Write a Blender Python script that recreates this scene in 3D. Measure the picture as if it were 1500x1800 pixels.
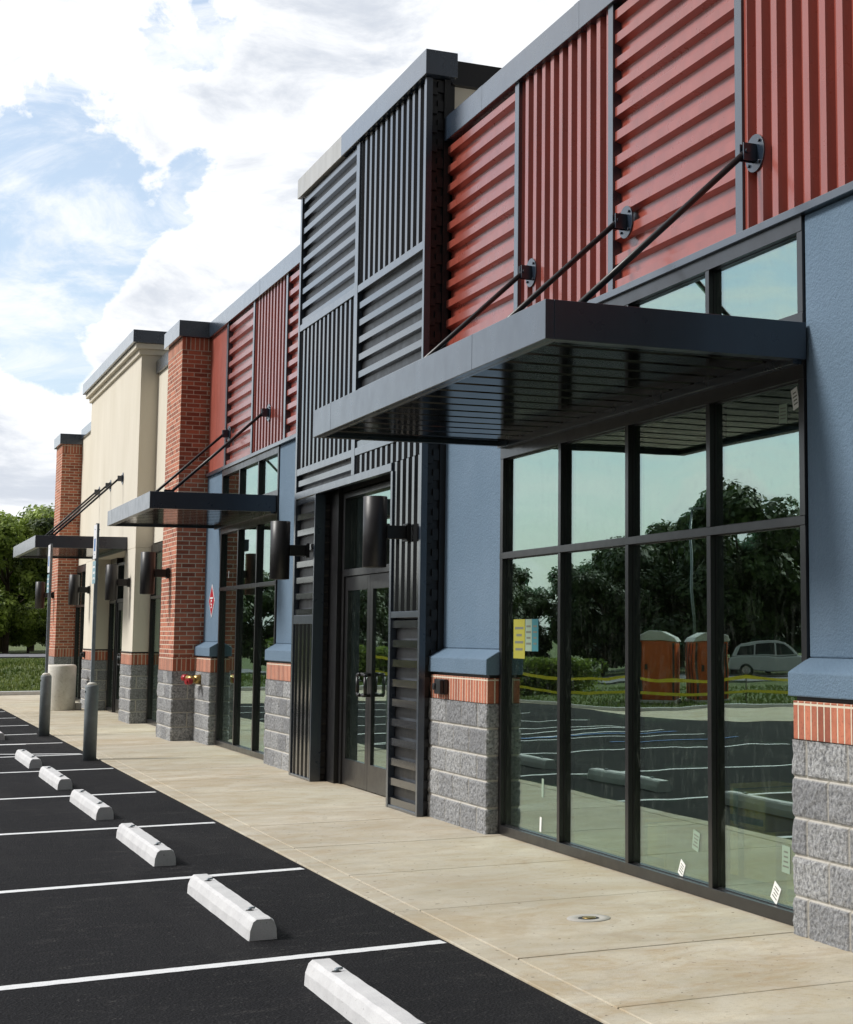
import bpy, bmesh, math, random
from mathutils import Vector, Matrix, noise
R = math.radians
random.seed(7)
for o in list(bpy.data.objects): bpy.data.objects.remove(o)
S = bpy.context.scene
COL = S.collection

# ------------------------------------------------------------------ camera
cam = bpy.data.cameras.new('camera'); camo = bpy.data.objects.new('camera', cam); COL.objects.link(camo)
cam.sensor_fit = 'HORIZONTAL'; cam.sensor_width = 36; cam.lens = 69.5367
cam.shift_x = -0.281585; cam.shift_y = -0.0768346
cam.clip_start = 0.05; cam.clip_end = 3000
r = Vector((0.89838577, -0.43919813, -0.00283169)); dn = Vector((0.04615485, 0.10081803, -0.99383372)); fw = Vector((0.4367754, 0.89271537, 0.11084461))
camo.matrix_world = Matrix(((r.x, -dn.x, -fw.x, 0), (r.y, -dn.y, -fw.y, 0), (r.z, -dn.z, -fw.z, 1.62), (0, 0, 0, 1)))
S.camera = camo

# ------------------------------------------------------------------ sun
SUN_EL, SUN_AZ = 42, -72            # azimuth from +Y, negative = towards -X
sl = bpy.data.lights.new('sun', 'SUN'); sl.energy = 2.6; sl.angle = R(14); sl.color = (1.0, 0.965, 0.92)
so = bpy.data.objects.new('sun', sl); COL.objects.link(so)
sd = Vector((math.sin(R(SUN_AZ)) * math.cos(R(SUN_EL)), math.cos(R(SUN_AZ)) * math.cos(R(SUN_EL)), math.sin(R(SUN_EL))))
so.rotation_euler = sd.to_track_quat('Z', 'Y').to_euler()

# ------------------------------------------------------------------ node helpers
class NT:
    def __init__(s, tree): s.t = tree; s.n = tree.nodes; s.l = tree.links
    def new(s, typ, **kw):
        n = s.n.new(typ)
        for k, v in kw.items(): setattr(n, k, v)
        return n
    def link(s, a, b): s.l.new(a, b)
    def setin(s, sock, v):
        if hasattr(v, 'is_output') or hasattr(v, 'links'): s.l.new(v, sock)
        elif v is not None: sock.default_value = v
    def math(s, op, a, b=None, c=None, clamp=False):
        n = s.new('ShaderNodeMath', operation=op); n.use_clamp = clamp
        s.setin(n.inputs[0], a)
        if b is not None: s.setin(n.inputs[1], b)
        if c is not None: s.setin(n.inputs[2], c)
        return n.outputs[0]
    def noise(s, vec, scale, detail=4, rough=.55, dist=0.0, dim='3D'):
        n = s.new('ShaderNodeTexNoise', noise_dimensions=dim)
        if vec is not None: s.l.new(vec, n.inputs['Vector'])
        n.inputs['Scale'].default_value = scale; n.inputs['Detail'].default_value = detail
        n.inputs['Roughness'].default_value = rough; n.inputs['Distortion'].default_value = dist
        return n.outputs[0]
    def maprange(s, v, a, b, c=0., d=1., smooth=False):
        n = s.new('ShaderNodeMapRange'); n.interpolation_type = 'SMOOTHSTEP' if smooth else 'LINEAR'
        s.setin(n.inputs['Value'], v); n.inputs['From Min'].default_value = a; n.inputs['From Max'].default_value = b
        n.inputs['To Min'].default_value = c; n.inputs['To Max'].default_value = d
        return n.outputs['Result']
    def mix(s, f, a, b, mode='MIX'):
        n = s.new('ShaderNodeMix', data_type='RGBA', blend_type=mode)
        s.setin(n.inputs[0], f)
        for i, v in ((6, a), (7, b)):
            if isinstance(v, tuple) and len(v) == 3: v = (*v, 1)
            s.setin(n.inputs[i], v)
        return n.outputs[2]
    def scalevec(s, vec, sc):
        n = s.new('ShaderNodeMapping'); s.l.new(vec, n.inputs['Vector']); n.inputs['Scale'].default_value = sc
        return n.outputs[0]

# ------------------------------------------------------------------ world
W = bpy.data.worlds.new('World'); S.world = W; W.use_nodes = True
w = NT(W.node_tree); w.n.clear()
wo = w.new('ShaderNodeOutputWorld')
tc = w.new('ShaderNodeTexCoord'); D = tc.outputs['Generated']
sky = w.new('ShaderNodeTexSky', sky_type='NISHITA'); sky.sun_disc = False
sky.sun_elevation = R(SUN_EL); sky.sun_rotation = R(SUN_AZ); sky.air_density = 1.0; sky.dust_density = 1.6; sky.ozone_density = 1.0
pale = w.mix(.34, sky.outputs[0], (4.6, 5.6, 6.6))
bg1 = w.new('ShaderNodeBackground'); w.link(pale, bg1.inputs[0]); bg1.inputs[1].default_value = .125
sep = w.new('ShaderNodeSeparateXYZ'); w.link(D, sep.inputs[0])
# cumulus: 3-D noise over the direction, squeezed vertically so that the clouds lie flat
dsq = w.scalevec(D, (1, 1, 1.35))
n1 = w.noise(dsq, 7.0, 10, .60, .35)
n2 = w.noise(dsq, 24.0, 8, .62, .3)
dens = w.math('MULTIPLY_ADD', w.math('ADD', w.math('MULTIPLY', n1, .68), w.math('MULTIPLY', n2, .32)), 2.3, -.65)
bias = None
def blob(vec, r0, r1, amt):
    dp = w.new('ShaderNodeVectorMath', operation='DOT_PRODUCT'); w.link(D, dp.inputs[0]); dp.inputs[1].default_value = vec
    m = w.maprange(dp.outputs['Value'], math.cos(R(r1)), math.cos(R(r0)), 0, 1, True)
    return w.math('MULTIPLY', m, amt)
# a big bank of bright cumulus to the north, with openings to blue in it
terms = [blob((.25, .93, .26), 8, 24, .36), blob((-.5, .8, .42), 15, 45, .12), blob((-.42, .90, .09), 4, 20, -.42), blob((-.30, .95, .05), 1, 5, .35), blob((-.47, .88, .07), .5, 2.6, .45),
         blob((.077, .972, .222), .8, 4.0, -.55), blob((.0841, .9563, .2789), .6, 3.8, -.48), blob((.1281, .9643, .2335), .4, 2.6, -.30),
         blob((.1529, .9282, .3393), .3, 2.4, -.45), blob((.1666, .9491, .2672), .2, 1.3, -.42), blob((.13, .9403, .31), .4, 2.8, -.3),
         blob((.0822, .981, .176), .5, 3.0, -.42), blob((.10, .945, .31), .3, 1.8, -.2), blob((.09, .9855, .1405), .4, 2.6, -.28), blob((.1116, .9848, .1328), .3, 2.0, -.2), blob((.02, .97, .24), 1.5, 5, -.40),
         blob((.084, .993, .075), 1.0, 4.0, .25)]
acc = w.math('ADD', dens, w.maprange(sep.outputs[1], .0, -.4, 0, .6))  # closes the cover for the added cloud bank behind the camera
for t in terms: acc = w.math('ADD', acc, t)
mask = w.maprange(acc, .46, .60, 0, 1, True)
veil = w.maprange(w.noise(w.scalevec(D, (1, 1, 2.6)), 9, 9, .66, .8), .40, .68, .10, .85, True)
mask2 = w.math('MAXIMUM', mask, veil)
shade = w.math('MULTIPLY', w.maprange(w.noise(w.scalevec(dsq, (1, 1, 1.6)), 9, 9, .62, .5), .45, .68, 0, 1, True), w.maprange(acc, .55, .8, .15, 1, True))
ccol = w.mix(shade, (.80, .81, .825), (.50, .535, .595))
south_dim = w.maprange(sep.outputs[1], .12, -.45, 1, .20, True)  # unseen dark cloud bank added behind the camera to darken faces turned there
bg2 = w.new('ShaderNodeBackground'); w.link(ccol, bg2.inputs[0]); w.link(south_dim, bg2.inputs[1])
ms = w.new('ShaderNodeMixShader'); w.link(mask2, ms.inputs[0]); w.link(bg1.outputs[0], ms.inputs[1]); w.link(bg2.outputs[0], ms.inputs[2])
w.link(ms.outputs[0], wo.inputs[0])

S.view_settings.view_transform = 'Standard'; S.view_settings.look = 'None'; S.view_settings.gamma = 1
S.view_settings.exposure = 0.47
S.render.engine = 'CYCLES'
S.cycles.max_bounces = 8; S.cycles.glossy_bounces = 5; S.cycles.transparent_max_bounces = 12; S.cycles.use_denoising = True
S.cycles.sample_clamp_indirect = 6

# ------------------------------------------------------------------ materials
MAT = {}
def pmat(name, fn):
    m = bpy.data.materials.new(name); m.use_nodes = True; t = NT(m.node_tree)
    p = t.n['Principled BSDF']; fn(t, p); MAT[name] = m; return m
def uv(t): return t.new('ShaderNodeUVMap').outputs[0]
def objc(t): return t.new('ShaderNodeTexCoord').outputs['Object']
def geo(t): return t.new('ShaderNodeNewGeometry').outputs['Position']
def bump(t, p, h, dist=.01, strength=1.0, prev=None):
    b = t.new('ShaderNodeBump'); b.inputs['Distance'].default_value = dist; b.inputs['Strength'].default_value = strength
    t.link(h, b.inputs['Height'])
    if prev is not None: t.link(prev, b.inputs['Normal'])
    t.link(b.outputs[0], p.inputs['Normal']); return b.outputs[0]
def simple(name, col, rough=.5, metal=0., var=.12, vs=3., ior=None, bs=None, bd=.002, coat=0.):
    def f(t, p):
        n = t.noise(geo(t), vs, 5, .6)
        a = tuple(c * (1 - var) for c in col); b = tuple(min(1, c * (1 + var)) for c in col)
        t.link(t.mix(t.maprange(n, .3, .7), a, b), p.inputs['Base Color'])
        t.link(t.maprange(t.noise(geo(t), vs * 3, 4), .3, .7, max(.02, rough * .85), min(1, rough * 1.15)), p.inputs['Roughness'])
        p.inputs['Metallic'].default_value = metal
        if ior: p.inputs['IOR'].default_value = ior
        if coat: p.inputs['Coat Weight'].default_value = coat; p.inputs['Coat Roughness'].default_value = .12
        if bs: bump(t, p, t.noise(geo(t), bs, 5, .6), bd)
    return pmat(name, f)

def painted(name, col, rough, ior, coat=1., streak=.15, cior=1.5, crough=.18):
    def f(t, p):
        g = geo(t); n = t.noise(t.scalevec(g, (2, 2, .5)), 3, 5, .6)
        d = t.noise(g, 30, 3)
        c = t.mix(t.maprange(n, .3, .75), tuple(v * (1 - streak) for v in col), tuple(v * (1 + streak) for v in col))
        t.link(t.mix(t.maprange(d, .6, .9, 0, .03), c, (.2, .19, .18)), p.inputs['Base Color'])
        t.link(t.maprange(t.noise(g, 6, 4), .3, .7, rough * .85, rough * 1.2), p.inputs['Roughness'])
        p.inputs['IOR'].default_value = ior; p.inputs['Coat Weight'].default_value = coat; p.inputs['Coat IOR'].default_value = cior; p.inputs['Coat Roughness'].default_value = crough
        bump(t, p, t.noise(g, 2.2, 2), .004, .35)
    return pmat(name, f)
painted('red_metal', (.30, .066, .045), .30, 1.5, coat=.55, cior=1.5, crough=.14)
painted('red_smooth', (.34, .085, .060), .42, 1.5, coat=.2)
painted('dark_metal', (.0065, .008, .011), .20, 1.5, coat=.75, cior=1.6, crough=.12)
painted('coping_metal', (.020, .034, .056), .28, 1.55, cior=1.6, crough=.22)
painted('trim_metal', (.022, .034, .052), .30, 1.5, cior=1.55, crough=.22)
painted('pale_coping', (.42, .41, .38), .4, 1.5, coat=.3)
painted('canopy_metal', (.014, .025, .043), .30, 1.45, coat=.75, cior=1.5, crough=.24)
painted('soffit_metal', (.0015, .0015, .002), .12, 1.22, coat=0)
simple('black_metal', (.006, .006, .007), .42, ior=1.5)
simple('old_asphalt', (.17, .17, .185), .9)
simple('frame_metal', (.006, .0055, .0065), .36, ior=1.5, var=.08, coat=.35)
simple('lamp_metal', (.012, .011, .012), .42, var=.1)
simple('galvanised', (.24, .28, .31), .42, .35, var=.2, vs=9)
simple('bollard_paint', (.17, .195, .205), .55, var=.22, vs=6, bs=60, bd=.002)
simple('white_membrane', (.72, .70, .66), .7)
simple('interior', (.20, .20, .17), .8)
simple('interior_floor', (.36, .34, .24), .6)
simple('card', (.72, .55, .30), .8, var=.15)
simple('card_tape', (.10, .20, .22), .5)
simple('paper', (.80, .80, .76), .7, var=.03)
simple('yellow_paper', (.32, .30, .03), .7, var=.05)
simple('teal_paper', (.03, .17, .20), .7, var=.05)
simple('pale_green_paper', (.24, .32, .24), .7, var=.05)
simple('ink', (.03, .03, .03), .7)
simple('faded_ink', (.13, .14, .11), .7)
simple('cast_grey', (.40, .385, .35), .8, var=.2)
simple('joint_dirt', (.09, .07, .045), .95)
simple('red_cap', (.34, .012, .016), .35)
simple('brass', (.40, .28, .10), .35, .8)
simple('sign_red', (.42, .015, .03), .4, var=.04)
simple('sign_white', (.75, .75, .76), .4, var=.03)
simple('sign_blue', (.03, .16, .42), .4, var=.03)
simple('sign_teal', (.22, .38, .44), .4, var=.05)
simple('tape_yellow', (.85, .72, .04), .5, var=.05)
simple('orange_plastic', (.52, .10, .018), .45, var=.08)
simple('grey_plastic', (.50, .52, .50), .55, var=.06)
simple('car_white', (.52, .54, .54), .22, var=.03, coat=.6)
simple('car_glass', (.01, .012, .014), .06, var=.02)
simple('tyre', (.015, .015, .015), .8)
simple('chrome', (.45, .46, .47), .25, .9)
simple('bark', (.07, .05, .035), .9, var=.3, bs=12, bd=.02)
simple('cardbox_blue', (.04, .14, .2), .6)

def f(t, p):     # blue stucco
    g = geo(t); n = t.noise(g, 1.3, 5, .6); n2 = t.noise(g, 28, 3, .7)
    c = t.mix(t.maprange(n, .3, .7), (.100, .162, .228), (.130, .196, .268))
    c = t.mix(t.maprange(n2, .35, .7, 0, .35), c, (.095, .142, .21))
    ws = t.maprange(t.noise(t.scalevec(g, (7, 7, .5)), 1.5, 5, .6), .5, .75, 0, .3)
    c = t.mix(ws, c, (.10, .15, .205))
    t.link(c, p.inputs['Base Color']); p.inputs['Roughness'].default_value = .85
    bump(t, p, t.math('ADD', n2, t.noise(g, 75, 2, .6)), .006, .9)
pmat('blue_stucco', f)
def f(t, p):     # cream stucco
    g = geo(t); n = t.noise(t.scalevec(g, (1, 1, .35)), 1.2, 5, .6); n2 = t.noise(g, 40, 3, .7)
    c = t.mix(t.maprange(n, .3, .7), (.62, .57, .465), (.71, .66, .56))
    t.link(c, p.inputs['Base Color']); p.inputs['Roughness'].default_value = .9
    bump(t, p, n2, .004, .8)
pmat('cream_stucco', f)
def brick(name, soldier):
    def f(t, p):
        u = uv(t); b = t.new('ShaderNodeTexBrick'); t.link(u, b.inputs['Vector'])
        b.inputs['Scale'].default_value = 1; b.inputs['Mortar Smooth'].default_value = .15
        b.inputs['Color1'].default_value = (0, 0, 0, 1); b.inputs['Color2'].default_value = (1, 1, 1, 1); b.inputs['Mortar'].default_value = (.5, .5, .5, 1)
        if soldier:
            b.offset = 0; b.inputs['Brick Width'].default_value = .0667; b.inputs['Row Height'].default_value = .2035; b.inputs['Mortar Size'].default_value = .0065
        else:
            b.offset = .5; b.inputs['Brick Width'].default_value = .203; b.inputs['Row Height'].default_value = .0678; b.inputs['Mortar Size'].default_value = .0065
        g = geo(t)
        vari = t.math('ADD', t.math('MULTIPLY', b.outputs['Color'], .7), t.math('MULTIPLY', t.noise(g, 16, 4), .5))
        c = t.mix(vari, (.17, .042, .026), (.54, .185, .105))
        c = t.mix(t.maprange(t.noise(g, 60, 3), .55, .8, 0, .5), c, (.09, .03, .025))
        m = t.mix(t.noise(g, 30, 3), (.54, .47, .36), (.74, .66, .53))
        t.link(t.mix(b.outputs['Fac'], c, m), p.inputs['Base Color']); p.inputs['Roughness'].default_value = .9
        h = t.math('ADD', t.math('MULTIPLY', b.outputs['Fac'], -1), t.math('MULTIPLY', t.noise(g, 50, 4), .4))
        bump(t, p, h, .008, 1)
    return pmat(name, f)
brick('brick', False); brick('soldier_brick', True)
def f(t, p):     # split-face block: mortar comes from a vertex attribute
    a = t.new('ShaderNodeAttribute'); a.attribute_name = 'mortar'
    b = t.new('ShaderNodeAttribute'); b.attribute_name = 'tone'
    g = geo(t); n = t.noise(g, 42, 5, .72); n2 = t.noise(g, 110, 3, .7)
    c = t.mix(t.maprange(n, .36, .64), (.11, .115, .122), (.50, .505, .505))
    c = t.mix(t.maprange(n2, .58, .75, 0, .7), c, (.55, .55, .53))
    c = t.mix(t.math('MULTIPLY', b.outputs['Fac'], .62), c, (.12, .125, .138))
    mo = t.mix(t.noise(g, 40, 3), (.42, .40, .36), (.58, .56, .51))
    t.link(t.mix(t.maprange(a.outputs['Fac'], .25, .75), c, mo), p.inputs['Base Color']); p.inputs['Roughness'].default_value = .95
    bump(t, p, t.math('ADD', n, t.math('MULTIPLY', n2, .4)), .012, 1)
pmat('split_block', f)
def f(t, p):     # sidewalk concrete
    g = geo(t); n = t.noise(t.scalevec(g, (1, 1.6, 1)), .9, 6, .62, .6); n2 = t.noise(g, 5, 6, .7); n3 = t.noise(g, 120, 3, .7)
    st = t.noise(t.scalevec(g, (1.0, 1.5, 1)), 2.0, 8, .74, 1.0)
    c = t.mix(t.maprange(n, .32, .68), (.38, .325, .22), (.62, .565, .445))
    c = t.mix(t.maprange(st, .47, .66, 0, .7), c, (.36, .25, .125))
    c = t.mix(t.maprange(t.noise(g, 2.3, 6, .7, 1.0), .55, .72, 0, .5), c, (.29, .25, .19))
    c = t.mix(t.maprange(n2, .42, .72, 0, .45), c, (.52, .50, .45))
    c = t.mix(t.maprange(t.noise(g, 26, 5, .8), .52, .72, 0, .45), c, (.26, .21, .14))
    c = t.mix(t.maprange(n3, .45, .8, 0, .35), c, (.28, .25, .2))
    sy = t.new('ShaderNodeSeparateXYZ'); t.link(g, sy.inputs[0])
    wn = t.new('ShaderNodeTexWhiteNoise', noise_dimensions='1D'); t.link(t.math('FLOOR', t.math('DIVIDE', t.math('ADD', sy.outputs[1], -.05), 1.55)), wn.inputs['W'])
    c = t.mix(t.maprange(wn.outputs[0], 0, 1, 0, .38), c, (.40, .37, .31))
    big = t.maprange(t.noise(g, .55, 6, .68, 1.2), .50, .66, 0, .6)
    c = t.mix(big, c, (.38, .30, .185))
    sp = t.maprange(t.noise(g, 23, 2, .5), .69, .72, 0, .8)
    c = t.mix(sp, c, (.10, .075, .05))
    t.link(c, p.inputs['Base Color']); p.inputs['Roughness'].default_value = .85
    br = t.noise(t.scalevec(g, (4, 160, 1)), 1.0, 2)
    bump(t, p, t.math('ADD', t.math('MULTIPLY', br, .5), n3), .003, .8)
pmat('sidewalk', f)
def f(t, p):     # new asphalt
    g = geo(t); n3 = t.noise(g, 75, 5, .85); v = t.new('ShaderNodeTexVoronoi'); t.link(g, v.inputs['Vector']); v.inputs['Scale'].default_value = 70
    c = t.mix(t.maprange(t.noise(g, .8, 5, .6), .3, .7), (.0075, .0075, .009), (.013, .013, .0145))
    c = t.mix(t.maprange(n3, .50, .68, 0, .85), c, (.050, .050, .054))
    c = t.mix(t.maprange(t.noise(g, 38, 2, .5), .70, .73, 0, .5), c, (.11, .105, .10))
    tm = t.noise(t.scalevec(g, (.9, .12, 1)), 1.4, 4, .6, .4)
    c = t.mix(t.maprange(tm, .56, .7, 0, .45), c, (.035, .034, .034))
    dust = t.math('MULTIPLY', t.maprange(t.noise(t.scalevec(g, (1, 2.2, 1)), 2.2, 8, .8, 1.4), .54, .74, 0, .6), t.maprange(n3, .45, .6, 0, 1))
    c = t.mix(dust, c, (.17, .16, .15))
    t.link(c, p.inputs['Base Color']); p.inputs['Roughness'].default_value = .9
    p.inputs['Specular IOR Level'].default_value = .12
    bump(t, p, t.math('ADD', n3, v.outputs['Distance']), .006, 1)
pmat('asphalt', f)
def f(t, p):
    g = geo(t); n = t.noise(g, 140, 4, .8)
    c = t.mix(t.math('MAXIMUM', t.maprange(n, .58, .68, 0, .7), t.maprange(t.noise(g, 5, 6, .7), .56, .78, 0, .5)), (.74, .75, .76), (.16, .16, .16)); t.link(c, p.inputs['Base Color']); p.inputs['Roughness'].default_value = .7
    bump(t, p, n, .004, .8)
pmat('line_paint', f)
def f(t, p):
    g = geo(t); t.link(t.mix(t.noise(g, 3, 4), (.02, .10, .33), (.04, .16, .42)), p.inputs['Base Color'])
pmat('blue_paint', f)
def f(t, p):     # precast concrete
    g = geo(t); n = t.noise(g, 6, 6, .65); n3 = t.noise(g, 130, 3, .7)
    c = t.mix(t.maprange(n, .3, .7), (.52, .52, .525), (.64, .64, .64)); c = t.mix(t.maprange(n3, .5, .8, 0, .4), c, (.30, .30, .30))
    c = t.mix(t.maprange(t.noise(g, 9, 6, .75), .56, .78, 0, .35), c, (.33, .32, .30))
    c = t.mix(t.maprange(t.noise(g, 48, 3, .6), .68, .72, 0, .7), c, (.10, .095, .09))
    t.link(c, p.inputs['Base Color']); p.inputs['Roughness'].default_value = .85; bump(t, p, n3, .003, .7)
pmat('precast', f)
def f(t, p):
    g = geo(t); n = t.noise(g, 5, 6, .7)
    c = t.mix(t.maprange(n, .3, .7), (.60, .57, .50), (.82, .80, .73)); c = t.mix(t.maprange(t.noise(g, 18, 5, .7), .56, .75, 0, .5), c, (.30, .27, .2))
    t.link(c, p.inputs['Base Color']); p.inputs['Roughness'].default_value = .9; bump(t, p, t.noise(g, 60, 4, .7), .006, .8)
pmat('cast_concrete', f)
def f(t, p):
    g = geo(t); n = t.noise(g, .35, 6, .65); n2 = t.noise(g, 9, 5, .75)
    c = t.mix(t.maprange(n, .3, .7), (.05, .085, .016), (.11, .14, .03)); c = t.mix(t.maprange(n2, .45, .75, 0, .6), c, (.11, .11, .045))
    t.link(c, p.inputs['Base Color']); p.inputs['Roughness'].default_value = .9; bump(t, p, n2, .08, 1)
pmat('turf', f)
def leafmat(name, a, b, tr):
    def f(t, p):
        oi = t.new('ShaderNodeObjectInfo'); g = geo(t)
        n = t.math('ADD', t.math('MULTIPLY', t.noise(g, 1.3, 3, .6), .8), t.math('MULTIPLY', t.noise(g, 9, 3, .7), .5))
        c = t.mix(t.maprange(n, .50, .82), a, b)
        hs = t.new('ShaderNodeHueSaturation'); t.link(c, hs.inputs['Color'])
        t.link(t.maprange(oi.outputs['Random'], 0, 1, .7, 1.25), hs.inputs['Value']); t.link(hs.outputs[0], p.inputs['Base Color'])
        p.inputs['Roughness'].default_value = .55
        tl = t.new('ShaderNodeBsdfTranslucent'); t.link(hs.outputs[0], tl.inputs[0])
        mx = t.new('ShaderNodeMixShader'); mx.inputs[0].default_value = tr
        t.link(p.outputs[0], mx.inputs[1]); t.link(tl.outputs[0], mx.inputs[2]); t.link(mx.outputs[0], t.n['Material Output'].inputs[0])
    return pmat(name, f)
leafmat('leaves', (.030, .065, .010), (.44, .56, .11), .35)
leafmat('dark_leaves', (.012, .030, .006), (.08, .125, .025), .15)
leafmat('grass_blades', (.06, .11, .016), (.20, .24, .06), .25)
def f(t, p):     # coated storefront glass: mirror-like, slightly wavy, greenish
    g = geo(t); fr = t.new('ShaderNodeFresnel'); fr.inputs[0].default_value = 2.6
    wv = t.noise(t.scalevec(g, (1, .45, 1.3)), 1.9, 1.5, .4)
    b = t.new('ShaderNodeBump'); b.inputs['Distance'].default_value = .004; b.inputs['Strength'].default_value = .30; t.link(wv, b.inputs['Height'])
    gl = t.new('ShaderNodeBsdfGlossy'); gl.inputs['Roughness'].default_value = 0.0; gl.inputs[0].default_value = (.70, .86, .83, 1); t.link(b.outputs[0], gl.inputs['Normal'])
    tp = t.new('ShaderNodeBsdfTransparent'); tp.inputs[0].default_value = (.80, .86, .70, 1)
    df = t.new('ShaderNodeBsdfDiffuse'); df.inputs[0].default_value = (.30, .34, .30, 1)
    sm = t.maprange(t.noise(t.scalevec(g, (1, 3, 1)), 5, 7, .75, 1.5), .52, .78, 0, .30)
    m0 = t.new('ShaderNodeMixShader'); t.link(t.math('ADD', t.maprange(sm, 0, 1, .004, .7), 0.0), m0.inputs[0]); t.link(tp.outputs[0], m0.inputs[1]); t.link(df.outputs[0], m0.inputs[2])
    mx = t.new('ShaderNodeMixShader'); t.link(t.maprange(fr.outputs[0], .18, .42, .39, .60), mx.inputs[0])
    t.link(m0.outputs[0], mx.inputs[1]); t.link(gl.outputs[0], mx.inputs[2]); t.link(mx.outputs[0], t.n['Material Output'].inputs[0])
pmat('glass', f)

# ------------------------------------------------------------------ mesh builder
class MB:
    def __init__(s): s.v = []; s.f = []; s.sm = []; s.mi = []; s.m = 0
    def face(s, idx, smooth=False): s.f.append(idx); s.sm.append(smooth); s.mi.append(s.m)
    def box(s, x0, x1, y0, y1, z0, z1):
        b = len(s.v)
        for z in (z0, z1):
            for (x, y) in ((x0, y0), (x1, y0), (x1, y1), (x0, y1)): s.v.append((x, y, z))
        for q in ((0, 3, 2, 1), (4, 5, 6, 7), (0, 1, 5, 4), (1, 2, 6, 5), (2, 3, 7, 6), (3, 0, 4, 7)): s.face([b + i for i in q])
        return s
    def prism(s, prof, axis, a0, a1):
        # prof: list of 2-D points in the plane across `axis` ('X': (y,z), 'Y': (x,z), 'Z': (x,y))
        b = len(s.v); n = len(prof)
        for a in (a0, a1):
            for (p, q) in prof:
                s.v.append({'X': (a, p, q), 'Y': (p, a, q), 'Z': (p, q, a)}[axis])
        s.face([b + i for i in range(n)]); s.face([b + n + i for i in reversed(range(n))])
        for i in range(n): j = (i + 1) % n; s.face([b + i, b + n + i, b + n + j, b + j])
        return s
    def tube(s, p0, p1, r0, r1=None, seg=16, cap=True):
        r1 = r0 if r1 is None else r1
        p0 = Vector(p0); p1 = Vector(p1); d = (p1 - p0).normalized()
        u = d.orthogonal().normalized(); v = d.cross(u); b = len(s.v)
        for (p, r) in ((p0, r0), (p1, r1)):
            for i in range(seg):
                a = 2 * math.pi * i / seg; s.v.append(tuple(p + u * (r * math.cos(a)) + v * (r * math.sin(a))))
        for i in range(seg): j = (i + 1) % seg; s.face([b + i, b + j, b + seg + j, b + seg + i], True)
        if cap: s.face([b + i for i in reversed(range(seg))]); s.face([b + seg + i for i in range(seg)])
        return s
    def lathe(s, c, prof, seg=24):
        b = len(s.v); n = len(prof)
        for (r, z) in prof:
            for i in range(seg):
                a = 2 * math.pi * i / seg; s.v.append((c[0] + r * math.cos(a), c[1] + r * math.sin(a), c[2] + z))
        for k in range(n - 1):
            for i in range(seg): j = (i + 1) % seg; s.face([b + k * seg + i, b + k * seg + j, b + (k + 1) * seg + j, b + (k + 1) * seg + i], True)
        s.face([b + i for i in reversed(range(seg))]); s.face([b + (n - 1) * seg + i for i in range(seg)])
        return s
    def build(s, name, mats, parent=None, origin=None, bevel=0., attrs=None, fix=True):
        o0 = Vector(origin) if origin is not None else (parent_origin(parent) if parent else Vector((0, 0, 0)))
        me = bpy.data.meshes.new(name)
        me.from_pydata([tuple(Vector(v) - o0) for v in s.v], [], s.f); 
        uvl = me.uv_layers.new(name='UVMap')
        for p in me.polygons:
            n = p.normal; a = max(range(3), key=lambda i: abs(n[i]))
            for li in p.loop_indices:
                c = s.v[me.loops[li].vertex_index]
                uvl.data[li].uv = ((c[1], c[2]), (c[0], c[2]), (c[0], c[1]))[a]
        me.polygons.foreach_set('use_smooth', s.sm); me.polygons.foreach_set('material_index', s.mi)
        if attrs:
            for k, vals in attrs.items():
                at = me.attributes.new(k, 'FLOAT', 'POINT'); at.data.foreach_set('value', vals)
        if fix:
            bm = bmesh.new(); bm.from_mesh(me); bmesh.ops.recalc_face_normals(bm, faces=bm.faces); bm.to_mesh(me); bm.free()
        for mn in (mats if isinstance(mats, (list, tuple)) else [mats]): me.materials.append(MAT[mn])
        o = bpy.data.objects.new(name, me); COL.objects.link(o)
        if parent: o.parent = parent
        if origin is not None and not parent: o.location = origin
        ORG[o.name] = o0
        if bevel:
            m = o.modifiers.new('bevel', 'BEVEL'); m.width = bevel; m.segments = 2; m.limit_method = 'ANGLE'; m.angle_limit = R(40); m.harden_normals = False
        return o
ORG = {}
def parent_origin(p): return ORG[p.name]
def tag(o, label=None, cat=None, group=None, kind=None):
    if label: o['label'] = label
    if cat: o['category'] = cat
    if group: o['group'] = group
    if kind: o['kind'] = kind
    return o
def empty(name, loc, label, cat, group=None):
    o = bpy.data.objects.new(name, None); COL.objects.link(o); o.location = loc; o.empty_display_size = .2
    ORG[o.name] = Vector(loc); return tag(o, label, cat, group)
def copy_tree(o, parent=None):
    c = o.copy(); COL.objects.link(c); c.parent = parent
    for ch in [x for x in bpy.data.objects if x.parent == o]: copy_tree(ch, c)
    return c

# ------------------------------------------------------------------ ground
XA = 2.88                                   # asphalt edge
def ss(t): t = max(0, min(1, t)); return t * t * (3 - 2 * t)
def drop(x): return -.78 * ss((-x - 3) / 9)          # the lot falls away from the building
def terr(x, y):
    if y < 46.0: return -.17 + drop(x)
    rise = .60 * ss((y - 46.6) / 11) * ss((x + 3) / 4)
    fall = drop(x)
    return rise + fall + .05 * noise.noise(Vector((x * .35, y * .35, 0))) * ss((y - 47) / 3) + .02
xs = [-400, -250, -160, -110, -80] + [-60 + 2 * i for i in range(21)] + [-18 + i for i in range(14)] + [-4 + .8 * i for i in range(22)] + [14, 18, 25, 40, 80, 160, 300, 400]
ys = [-250, -60, 0, 30, 45.9, 46.2] + [46.6 + .8 * i for i in range(24)] + [67 + 3 * i for i in range(12)] + [110, 140, 200, 300, 450, 700]
b = MB()
for y in ys:
    for x in xs: b.v.append((x, y, terr(x, y)))
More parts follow.
